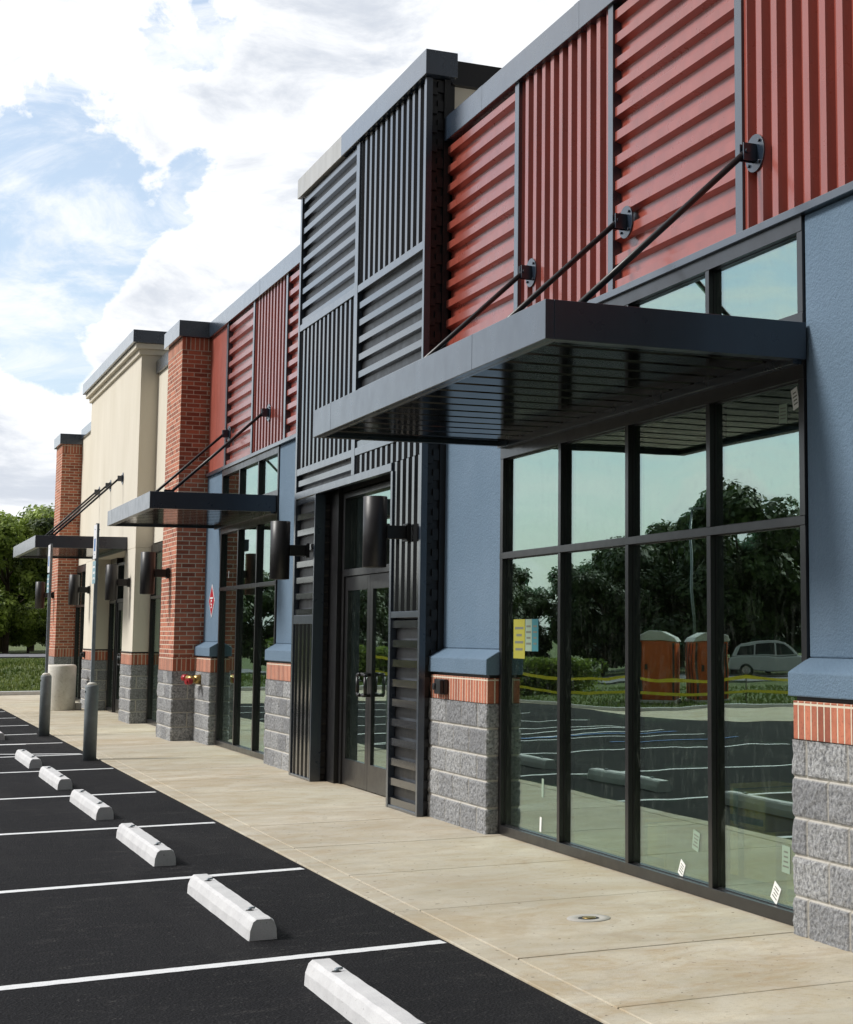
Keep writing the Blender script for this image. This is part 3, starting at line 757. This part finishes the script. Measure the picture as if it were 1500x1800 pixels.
# ------------------------------------------------------------------ things on the pillars
hb = MB(); hb.box(4.565, 4.60, 13.70, 13.98, 1.075, 1.205); hb.box(4.53, 4.5645, 13.71, 13.82, 1.08, 1.2); hb.tube((4.53, 13.9, 1.14), (4.5645, 13.9, 1.14), .03)
o = hb.build('hose_outlet', 'black_metal', origin=(4.6, 13.84, 1.14), bevel=.004); tag(o, 'small black hose outlet box on the brick band of the middle blue pillar', 'outlet box')
hb = MB(); hb.box(4.385, 4.42, 37.35, 37.6, 1.08, 1.2); hb.tube((4.34, 37.5, 1.14), (4.384, 37.5, 1.14), .035)
o = hb.build('hose_outlet', 'black_metal', origin=(4.42, 37.5, 1.14), bevel=.004); tag(o, 'tiny black outlet on the brick band of the far cream tower leg', 'outlet box')
fd = empty('fire_connection', (4.59, 25.1, .92), 'brass fire department connection with red caps on the block base', 'fire connection')
b = MB(); b.tube((4.60, 25.05, .92), (4.50, 25.05, .92), .075, .06); b.tube((4.52, 25.05, .92), (4.42, 25.16, .94), .045); b.tube((4.52, 25.05, .92), (4.42, 24.94, .90), .045); P(b, 'pipe_body', 'brass', fd)
for yy, zz in ((25.17, .942), (24.93, .897)):
    b = MB(); b.tube((4.43, yy, zz), (4.365, yy + (.05 if yy > 25 else -.05), zz), .05, .046, 20); b.tube((4.365, yy + (.05 if yy > 25 else -.05), zz), (4.35, yy + (.06 if yy > 25 else -.06), zz), .02); P(b, 'cap', 'red_cap', fd)
sg = empty('diamond_sign', (4.713, 24.97, 2.07), 'red and white diamond safety sign on the narrow blue pillar', 'sign')
def diamond(x0, x1, ry, rz, nm, mt, c=(24.97, 2.07)):
    b = MB(); b.prism([(c[0] - ry, c[1]), (c[0], c[1] - rz), (c[0] + ry, c[1]), (c[0], c[1] + rz)], 'X', x0, x1); return P(b, nm, mt, sg)
diamond(4.709, 4.713, .225, .25, 'border', 'sign_white'); diamond(4.706, 4.7085, .195, .215, 'face', 'sign_red')
b = MB(); b.box(4.704, 4.7055, 24.86, 25.08, 2.10, 2.125)
for (ya, yb, za, zb_) in ((24.93, 25.02, 2.06, 2.085), (25.0, 25.02, 2.03, 2.06), (24.93, 25.02, 2.01, 2.03), (24.93, 24.95, 1.98, 2.01), (24.93, 25.02, 1.965, 1.98)): b.box(4.704, 4.7055, ya, yb, za, zb_)
P(b, 'marking', 'sign_white', sg)

# ------------------------------------------------------------------ bollards with sign posts
def bollard(x, y, label):
    rt = empty('sign_bollard', (x, y, -.012), label, 'bollard', 'steel bollards with parking sign posts')
    b = MB(); b.lathe((x, y, -.012), [(.083, 0), (.083, .93), (.079, .945), (.07, .952)], 32); P(b, 'bollard_pipe', 'bollard_paint', rt)
    b = MB(); b.lathe((x, y, .9405), [(.069, 0), (.05, .03), (.012, .04)], 24); P(b, 'concrete_cap', 'cast_concrete', rt)
    b = MB(); b.box(x - .021, x + .021, y - .021, y + .021, .90, 3.02); P(b, 'sign_post', 'galvanised', rt, bevel=.003)
    b = MB(); b.box(x - .027, x - .022, y - .155, y + .155, 2.56, 3.0); s = P(b, 'sign_panel', 'sign_white', rt, label='upper white parking sign seen edge-on')
    b = MB(); b.box(x - .0285, x - .0275, y - .07, y + .07, 2.66, 2.82); P(b, 'symbol', 'sign_blue', s)
    b = MB(); b.box(x - .027, x - .022, y - .15, y + .15, 2.24, 2.53); s = P(b, 'sign_panel', 'sign_teal', rt, label='lower teal sign seen edge-on')
    b = MB()
    for k in range(3): b.box(x - .0285, x - .0275, y - .10, y + .10, 2.29 + k * .075, 2.32 + k * .075)
    P(b, 'marking', 'sign_white', s)
    b = MB()
    for zz in (2.3, 2.48, 2.62, 2.94): b.tube((x - .034, y, zz), (x + .028, y, zz), .008, seg=6)
    P(b, 'bolt', 'galvanised', rt)
    b = MB(); b.tube((x - .087, y - .02, .86), (x - .081, y - .02, .86), .012, seg=10); P(b, 'plug', 'black_metal', rt)
    return rt
bollard(2.755, 22.45, 'near grey steel bollard with a tall parking sign post, standing at the kerb')
bollard(2.735, 27.95, 'far grey steel bollard with a sign post, before the concrete cylinder')

# ------------------------------------------------------------------ wheel stops
WS = [(6.0, 'pale concrete wheel stop nearest the camera, cut by the bottom edge'), (9.03, 'second concrete wheel stop, in the stall behind the nearest painted line'),
      (12.15, 'third concrete wheel stop from the camera'), (15.33, 'fourth concrete wheel stop, in the middle of the row'), (18.42, 'fifth concrete wheel stop, two before the near bollard'),
      (21.45, 'sixth concrete wheel stop, beside the near bollard'), (27.2, 'farthest concrete wheel stop, cut by the left edge')]
def wheelstop(label):
    rt = empty('wheel_stop', (2.02, 6.0, -.012), label, 'wheel stop', 'concrete wheel stops along the stalls')
    x, y, z = 2.02, 6.0, -.012; L = 1.83
    b = MB(); prof = [(-.078, 0), (.078, 0), (.074, .055), (.058, .098), (.04, .112), (-.04, .112), (-.058, .098), (-.074, .055)]
    n = 40; ch = .02
    rows = [(0, .94, .0)] + [(ch, 1, 0)] + [(ch + (L - 2 * ch) * i / n, 1, 1) for i in range(1, n)] + [(L - ch, 1, 0), (L, .94, 0)]
    for (yy, sc, nz) in rows:
        for (px_, pz) in prof:
            q = noise.noise(Vector((px_ * 20, yy * 7, pz * 20))) * .0025 * nz
            b.v.append((x + px_ * sc + q, y + yy, z + (pz * (1 if pz < .01 else (.97 if sc < 1 else 1))) + (q if pz > .05 else 0)))
    m = len(prof)
    for k in range(len(rows) - 1):
        for i in range(m): j = (i + 1) % m; b.face([k * m + i, k * m + j, (k + 1) * m + j, (k + 1) * m + i])
    b.face(list(range(m))); b.face([(len(rows) - 1) * m + i for i in reversed(range(m))])
    P(b, 'concrete_body', 'precast', rt)
    for yy in (.30, 1.50):
        b = MB(); b.lathe((x - .01, y + yy, z + .109), [(.022, 0), (.022, .0045), (.018, .0055)], 20); P(b, 'pin_recess', 'ink', rt)
        b = MB(); b.tube((x - .01, y + yy, z + .113), (x - .01, y + yy, z + .125), .010, seg=10); b.tube((x - .01, y + yy, z + .125), (x + .018, y + yy + .006, z + .123), .006, seg=8); P(b, 'steel_pin', 'galvanised', rt)
    return rt
w0 = wheelstop(WS[0][1])
for (yy, lb) in WS[1:]:
    c = copy_tree(w0); c.location = (2.02 + random.uniform(-.008, .008), yy, -.012); c.rotation_euler[2] = R(random.uniform(-.5, .5)); c['label'] = lb

# cleanout cover, litter bin and block
co = empty('cleanout_cover', (3.80, 8.79, 0), 'round drain cleanout with rusty brass plug set in the sidewalk', 'cleanout cover')
b = MB(); b.lathe((3.80, 8.79, .0), [(.125, 0), (.122, .004), (.068, .0045), (.062, .001)], 40); P(b, 'ring', 'cast_grey', co)
b = MB(); b.lathe((3.80, 8.79, .0012), [(.060, 0), (.060, .002)], 32); P(b, 'plug', 'ink', co)
b = MB(); b.lathe((3.803, 8.79, .0033), [(.040, 0), (.036, .004), (.01, .005)], 20); P(b, 'brass_cap', 'brass', co)
b = MB(); b.lathe((3.89, 36.75, 0), [(.285, 0), (.295, .02), (.295, .90), (.275, .935), (.235, .94)], 48)
o = b.build('concrete_cylinder', 'cast_concrete', origin=(3.89, 36.75, 0)); tag(o, 'stained white concrete cylinder standing before the far brick column', 'concrete cylinder')
b = MB(); b.box(4.19, 4.31, 36.7, 36.95, 0, .14)
o = b.build('concrete_block', 'cast_concrete', origin=(4.25, 36.8, 0), bevel=.01); tag(o, 'small white concrete block lying beside the concrete cylinder', 'concrete block')

# ------------------------------------------------------------------ stickers and posters on the glass
def sticker(y, z, hy, hz, rot, mat, label, X=4.7455, marks=False):
    c, s_ = math.cos(R(rot)), math.sin(R(rot)); b = MB()
    prof = [(y + a * c - e * s_, z + a * s_ + e * c) for (a, e) in ((-hy, -hz), (hy, -hz), (hy, hz), (-hy, hz))]
    b.prism(prof, 'X', X - .0012, X)
    rt = b.build('sticker' if hy < .08 else 'poster', mat, origin=(X, y, z)); tag(rt, label, 'sticker' if hy < .08 else 'poster')
    if marks:
        m = MB()
        for k in range(4):
            zz = hz * (.55 - .36 * k); hh = hz * .06; ww = hy * random.uniform(.45, .75)
            pr = [(y + a * c - e * s_, z + a * s_ + e * c) for (a, e) in ((-ww, zz - hh), (ww, zz - hh), (ww, zz + hh), (-ww, zz + hh))]
            m.prism(pr, 'X', X - .0020, X - .0013)
        m.build('print', 'faded_ink', rt)
    return rt
sticker(9.50, .125, .035, .05, 28, 'paper', 'white sticker tilted like a diamond low on the third big pane', marks=True)
sticker(8.31, .14, .04, .055, 30, 'paper', 'white diamond-set sticker low on the pane beside the right pillar', marks=True)
sticker(9.30, .32, .045, .06, 12, 'pale_green_paper', 'pale green paper tag above the diamond sticker on the third pane', marks=True)
sticker(8.19, .34, .045, .075, 3, 'pale_green_paper', 'pale green tag with writing on the pane beside the right pillar', marks=True)
sticker(11.90, .155, .018, .055, 4, 'paper', 'small upright white sticker at the foot of the leftmost big pane')
sticker(11.86, .43, .02, .07, 2, 'pale_green_paper', 'faint upright paper strip low on the leftmost big pane')
sticker(8.03, 2.93, .035, .06, -14, 'paper', 'slanted printed label high on the pane under the canopy', marks=True)
sticker(8.17, 2.86, .045, .055, 2, 'pale_green_paper', 'pale green label high beside the slanted one', marks=True)
sticker(23.95, 2.43, .02, .05, 8, 'paper', 'tiny white sticker on the second window above its crossbar')
sticker(23.35, .16, .025, .035, 20, 'paper', 'tiny white sticker at the foot of the second window, left pane')
sticker(22.05, .14, .025, .04, 20, 'paper', 'tiny white sticker at the foot of the second window, middle pane')
sticker(12.38, 1.555, .125, .155, 0, 'yellow_paper', 'yellow notice taped inside the leftmost big pane', marks=True)
sticker(12.175, 1.585, .07, .125, 0, 'pale_green_paper', 'pale notice between the yellow and teal ones', marks=True)
sticker(12.035, 1.585, .066, .125, 0, 'teal_paper', 'teal notice right of the pale one on the leftmost big pane', marks=True)

# ------------------------------------------------------------------ cardboard boxes inside
def carton(x, y, z, sx, sy, sz, label, rz=0):
    rt = empty('cardboard_box', (x, y, z), label, 'box', 'cardboard boxes inside the shop window')
    b = MB(); b.box(x - sx / 2, x + sx / 2, y - sy / 2, y + sy / 2, z, z + sz); P(b, 'carton', 'card', rt, bevel=.006)
    b = MB(); b.box(x - sx / 2 - .001, x + sx / 2 + .001, y - .03, y + .03, z + .01, z + sz + .001); P(b, 'tape_strip', 'card_tape', rt)
    b = MB(); b.box(x - sx / 2 - .0015, x - sx / 2, y - sy / 2 + .02, y + sy / 2 - .02, z + sz * .12, z + sz * .3); P(b, 'printed_band', 'cardbox_blue', rt)
    rt.rotation_euler[2] = R(rz); return rt
carton(5.14, 9.0, .008, .5, .75, .42, 'large cardboard box on the floor behind the third pane', 4)
carton(5.14, 9.05, .43, .5, .7, .22, 'flat cardboard box with blue band stacked on the large one', 1)
carton(5.14, 8.25, .008, .45, .5, .40, 'cardboard box on the floor beside the right pillar', -3)
carton(5.1, 10.4, .008, .4, .5, .30, 'small cardboard box alone behind the middle of the window', 8)

# ------------------------------------------------------------------ trees
def make_tree(name, loc, h, rad, label, seed, nleaf, group, lm='leaves'):
    rnd = random.Random(seed); x0, y0, z0 = loc
    rt = empty(name, loc, label, 'tree', group)
    b = MB(); b.tube((x0, y0, z0 - .3), (x0 + .05, y0, z0 + h * .35), .16 * h / 7, .11 * h / 7, 10); b.tube((x0 + .05, y0, z0 + h * .35), (x0 - .1, y0 + .1, z0 + h * .8), .11 * h / 7, .03, 8)
    P(b, 'trunk', 'bark', rt)
    clumps = []
    b = MB()
    for i in range(34):
        a = rnd.uniform(0, 6.283); u = rnd.random(); zc = h * (.20 + .74 * u); rr = rad * (math.sin(math.pi * min(1, (.25 + .75 * (1 - u)))) ** .5 if u > .3 else .85 + .2 * u) * rnd.uniform(.35, .95)
        c = Vector((x0 + rr * math.cos(a), y0 + rr * math.sin(a), z0 + zc)); s = rad * rnd.uniform(.20, .38); clumps.append((c, s))
        if i % 2 == 0: b.tube((x0, y0, z0 + zc * .6), tuple(c), .05 * h / 7, .015, 6)
    P(b, 'limbs', 'bark', rt)
    b = MB()
    for i in range(nleaf):
        c, s = clumps[rnd.randrange(len(clumps))]
        d = Vector((rnd.gauss(0, 1), rnd.gauss(0, 1), rnd.gauss(0, 1))).normalized() * s * (rnd.random() ** .35) * rnd.choice((1, 1, 1.15))
        p = c + Vector((d.x, d.y, d.z * .75)); sz = rnd.uniform(.07, .15)
        n = (d.normalized() + Vector((rnd.uniform(-.8, .8), rnd.uniform(-.8, .8), rnd.uniform(-.1, 1.1)))).normalized()
        u = n.orthogonal().normalized(); u.rotate(Matrix.Rotation(rnd.uniform(0, 6.28), 3, n)); v = n.cross(u) * sz * .55; u = u * sz
        k = len(b.v); b.v += [tuple(p - u), tuple(p + v - u * .1), tuple(p + u), tuple(p - v - u * .1)]; b.face([k, k + 1, k + 2, k + 3])
    P(b, 'crown', lm, rt, fix=False)
    return rt
ta = make_tree('leafy_tree', (6.2, 82, .5), 6.6, 2.7, 'dense green tree behind the near bollard sign, left edge of the picture', 3, 26000, None)
tb = make_tree('leafy_tree', (9.3, 80, .5), 7.0, 2.9, 'green tree just left of the far brick column', 11, 26000, None)
tc_ = make_tree('leafy_tree', (3.2, 84, .4), 5.6, 2.8, 'lower green tree at the left edge of the picture', 19, 22000, None)
def tcopy(src, x, y, s, rz, label, grp):
    c = copy_tree(src); c.location = (x, y, terr(x, y) - .1); c.scale = (s, s, s * random.uniform(.92, 1.1)); c.rotation_euler[2] = rz; c['label'] = label
    if grp: c['group'] = grp
tcopy(tc_, 6.6, 90, 1.0, 1.0, 'tree half hidden behind the two trees at the left edge', None)
tcopy(tb, 8.2, 92, 1.05, .4, 'tree glimpsed behind the tree beside the far brick column', None)
for i_, (x_, y_) in enumerate(((4.4, 85.5), (7.4, 84.5), (10.0, 86), (6.0, 96), (9.6, 97))): tcopy((tb, tc_, ta)[i_ % 3], x_, y_, .52 if y_ < 90 else .7, i_ * 1.7, 'low bushy green tree under the taller trees at the left edge', 'bushy trees under the taller trees')
tcopy(ta, 11.6, 84, 1.05, 2.0, 'tree behind the far end of the building', None)
GL = 'dark green tree across the parking lot, seen mirrored in the storefront glass'; GG = 'trees across the parking lot'
k = 0
for (x, y, s) in ((-1, 84, .78), (-5, 82, .74), (-9, 85, .78), (-12.5, 81, .74), (-16, 84, .72), (-19, 80, .70), (-22.0, 82, .74), (-25.5, 79, .82), (-28.3, 82, 1.0), (-31, 79, 1.12), (-33.8, 80, 1.42), (-37, 82, 1.2), (-40.5, 79, 1.05), (-44.5, 80, 1.2), (-49, 78, 1.2), (-54, 78, 1.2),
                  (-7, 92, .8), (-15, 92, .8), (-24, 92, .9), (-30.5, 90, 1.15), (-36, 91, 1.3), (-43, 90, 1.2), (-51, 88, 1.2)):
    if k == 0:
        da = make_tree('leafy_tree', (x, y, terr(x, y) - .1), 5.3, 2.3, GL, 31, 24000, GG, 'dark_leaves'); DB = None
    elif k == 1: DB = make_tree('leafy_tree', (x, y, terr(x, y) - .1), 4.8, 2.4, GL, 47, 22000, GG, 'dark_leaves')
    else: tcopy((da, DB)[k % 2], x, y, s * 1.27, k * 1.3, GL, GG)
    k += 1

# ------------------------------------------------------------------ things mirrored in the glass
def potty(x, y, label, rz):
    z = terr(x, y)
    rt = empty('portable_toilet', (x, y, z), label, 'portable toilet', 'orange portable toilets on the grass')
    b = MB(); b.box(x - .55, x + .55, y - .58, y + .58, z + .08, z + 2.05); P(b, 'cabin', 'orange_plastic', rt, bevel=.04)
    b = MB(); b.box(x - .58, x + .58, y - .61, y + .61, z, z + .08); P(b, 'skid', 'grey_plastic', rt, bevel=.01)
    b = MB(); b.prism([(x - .6, z + 2.051), (x + .6, z + 2.051), (x + .52, z + 2.2), (x + .2, z + 2.33), (x - .2, z + 2.33), (x - .52, z + 2.2)], 'Y', y - .62, y + .62); P(b, 'roof', 'grey_plastic', rt, bevel=.02)
    b = MB(); b.box(x - .37, x + .37, y - .60, y - .581, z + .16, z + 1.95); d = P(b, 'door', 'orange_plastic', rt, bevel=.008)
    b = MB(); b.box(x + .26, x + .33, y - .625, y - .601, z + 1.0, z + 1.16); P(b, 'latch', 'ink', d)
    b = MB()
    for sx in (-.50, .44): b.box(x + sx, x + sx + .06, y - .592, y - .581, z + .1, z + 2.0)
    for sy in (-.4, 0, .4): b.box(x + .551, x + .562, y + sy - .03, y + sy + .03, z + .1, z + 2.0)
    P(b, 'ribs', 'ink', rt)
    rt.rotation_euler[2] = R(rz); rt.scale = (1.12, 1.12, 1.0); return rt
potty(-14.85, 50.4, 'orange portable toilet with grey roof mirrored in the third big pane', 32)
potty(-16.35, 49.8, 'second orange portable toilet, right of the first in the mirror image', 14)
tr = empty('barrier_tape', (-12, 48, -.5), 'yellow caution tape in two strands on thin stakes across the grass', 'caution tape')
stk = [(-4.5, 48.6), (-8.6, 48.2), (-12.5, 47.7), (-16.5, 47.2), (-21, 46.8), (-26, 46.6)]
for (x, y) in stk:
    b = MB(); b.tube((x, y, terr(x, y) - .2), (x, y, terr(x, y) + 1.0), .02, seg=8); P(b, 'stake', 'bark', tr)
for hz in (.45, .88):
    b = MB()
    for (p, q) in zip(stk, stk[1:]):
        for i in range(8):
            def pt(t): 
                x = p[0] + (q[0] - p[0]) * t; y = p[1] + (q[1] - p[1]) * t
                za = terr(*p) + hz; zb = terr(*q) + hz; return (x, y - .022, za + (zb - za) * t - .12 * math.sin(math.pi * t))
            a, c = pt(i / 8), pt((i + 1) / 8); k = len(b.v)
            b.v += [(a[0], a[1], a[2] - .045), (c[0], c[1], c[2] - .045), (c[0], c[1], c[2] + .045), (a[0], a[1], a[2] + .045)]; b.face([k, k + 1, k + 2, k + 3])
    P(b, 'tape', 'tape_yellow', tr, fix=False)
def suv(x, y, label, rz):
    z = terr(x, y)
    rt = empty('parked_car', (x, y, z), label, 'car', 'cars parked beyond the grass')
    b = MB(); body = [(-2.35, .38), (-2.40, .62), (-2.34, .98), (-2.18, 1.08), (-1.9, 1.10), (1.15, 1.04), (2.05, .92), (2.32, .78), (2.38, .5), (2.32, .34)]
    for s_ in (-1.48, 1.45): body += []
    b.prism([(x + p, z + q) for p, q in body], 'Y', y - .93, y + .93); P(b, 'body', 'car_white', rt, bevel=.07)
    b = MB(); cab = [(-2.2, 1.101), (-2.02, 1.60), (-1.75, 1.74), (.1, 1.76), (.42, 1.68), (1.12, 1.06)]
    k = len(b.v); n = len(cab)
    for (sy, ins) in ((-1, 0), (1, 0)):
        for (p, q) in cab: t = (q - 1.05) / .7; b.v.append((x + p, y + sy * (.88 - .16 * t), z + q))
    b.face(list(range(n))); b.face([n + i for i in reversed(range(n))])
    for i in range(n): j = (i + 1) % n; b.face([i, n + i, n + j, j])
    P(b, 'cabin', 'car_white', rt, bevel=.03)
    for sy in (-1, 1):
        for (a, c, d, e) in (((-1.95, 1.16), (-1.05, 1.14), (-1.08, 1.60), (-1.80, 1.60)), ((-.98, 1.14), (-.05, 1.13), (-.10, 1.63), (-1.0, 1.63)), ((.02, 1.13), (.92, 1.10), (.36, 1.58), (-.02, 1.63))):
            b = MB(); k = 0
            for off in (.008, .0):
                for (p, q) in (a, c, d, e): t = (q - 1.05) / .7; b.v.append((x + p, y + sy * (.88 - .16 * t + off), z + q))
            b.face([0, 1, 2, 3]); b.face([7, 6, 5, 4])
            for i in range(4): j = (i + 1) % 4; b.face([i, 4 + i, 4 + j, j])
            P(b, 'window', 'car_glass', rt)
    for (wx, sy) in ((-1.45, -1), (1.47, -1), (-1.45, 1), (1.47, 1)):
        b = MB(); b.tube((x + wx, y + sy * .72, z + .36), (x + wx, y + sy * .945, z + .36), .36, seg=24); wh = P(b, 'wheel', 'tyre', rt, bevel=.02)
        b = MB(); b.tube((x + wx, y + sy * .9455, z + .36), (x + wx, y + sy * .955, z + .36), .22, seg=16); P(b, 'rim', 'chrome', wh)
    for sy in (-.7, .7):
        b = MB(); b.box(x + 2.28, x + 2.37, y + sy - .16, y + sy + .16, z + .66, z + .80); P(b, 'headlight', 'chrome', rt, bevel=.01)
        b = MB(); b.box(x - 2.405, x - 2.34, y + sy - .1, y + sy + .1, z + .75, z + 1.0); P(b, 'tail_light', 'red_cap', rt, bevel=.01)
    rt.rotation_euler[2] = R(rz); return rt
s1 = suv(-33.2, 74.5, 'white estate car mirrored in the pane beside the right pillar', 208)
for (x, y, lb, rz) in ((-38.4, 72.0, 'white car ahead of the estate car, partly hidden by the right pillar', 205), ):
    c = copy_tree(s1); c.location = (x, y, terr(x, y) + .05); c.rotation_euler[2] = R(rz); c['label'] = lb
b = MB()
hd = empty('hedge', (-14, 56, -.7), 'low clipped green hedge on the grass, mirrored left of the orange toilets', 'hedge')
rh = random.Random(5)
for i in range(26000):
    t = rh.random(); x = -3.5 - 12 * t + rh.uniform(-.9, .9); y = 55 + 3.5 * t + rh.uniform(-.7, .7); z = terr(x, y) + 1.35 * rh.random() ** .6
    u = Vector((rh.gauss(0, 1), rh.gauss(0, 1), rh.gauss(0, .6))).normalized() * .10; v = u.cross(Vector((rh.gauss(0, 1), rh.gauss(0, 1), rh.gauss(0, 1))).normalized()) * .6
    p = Vector((x, y, z)); k = len(b.v); b.v += [tuple(p - u), tuple(p + v), tuple(p + u), tuple(p - v)]; b.face([k, k + 1, k + 2, k + 3])
P(b, 'foliage', 'leaves', hd, fix=False)
# lamp post mirrored in the third pane
b = MB(); b.tube((-20, 58, terr(-20, 58)), (-20, 58, 6.4), .07, .045, 10); b.box(-20.5, -19.9, 57.9, 58.1, 6.4, 6.5)
tag(b.build('street_lamp', 'galvanised', origin=(-20, 58, -.7)), 'thin grey lamp post on the grass before the dark trees', 'street lamp')
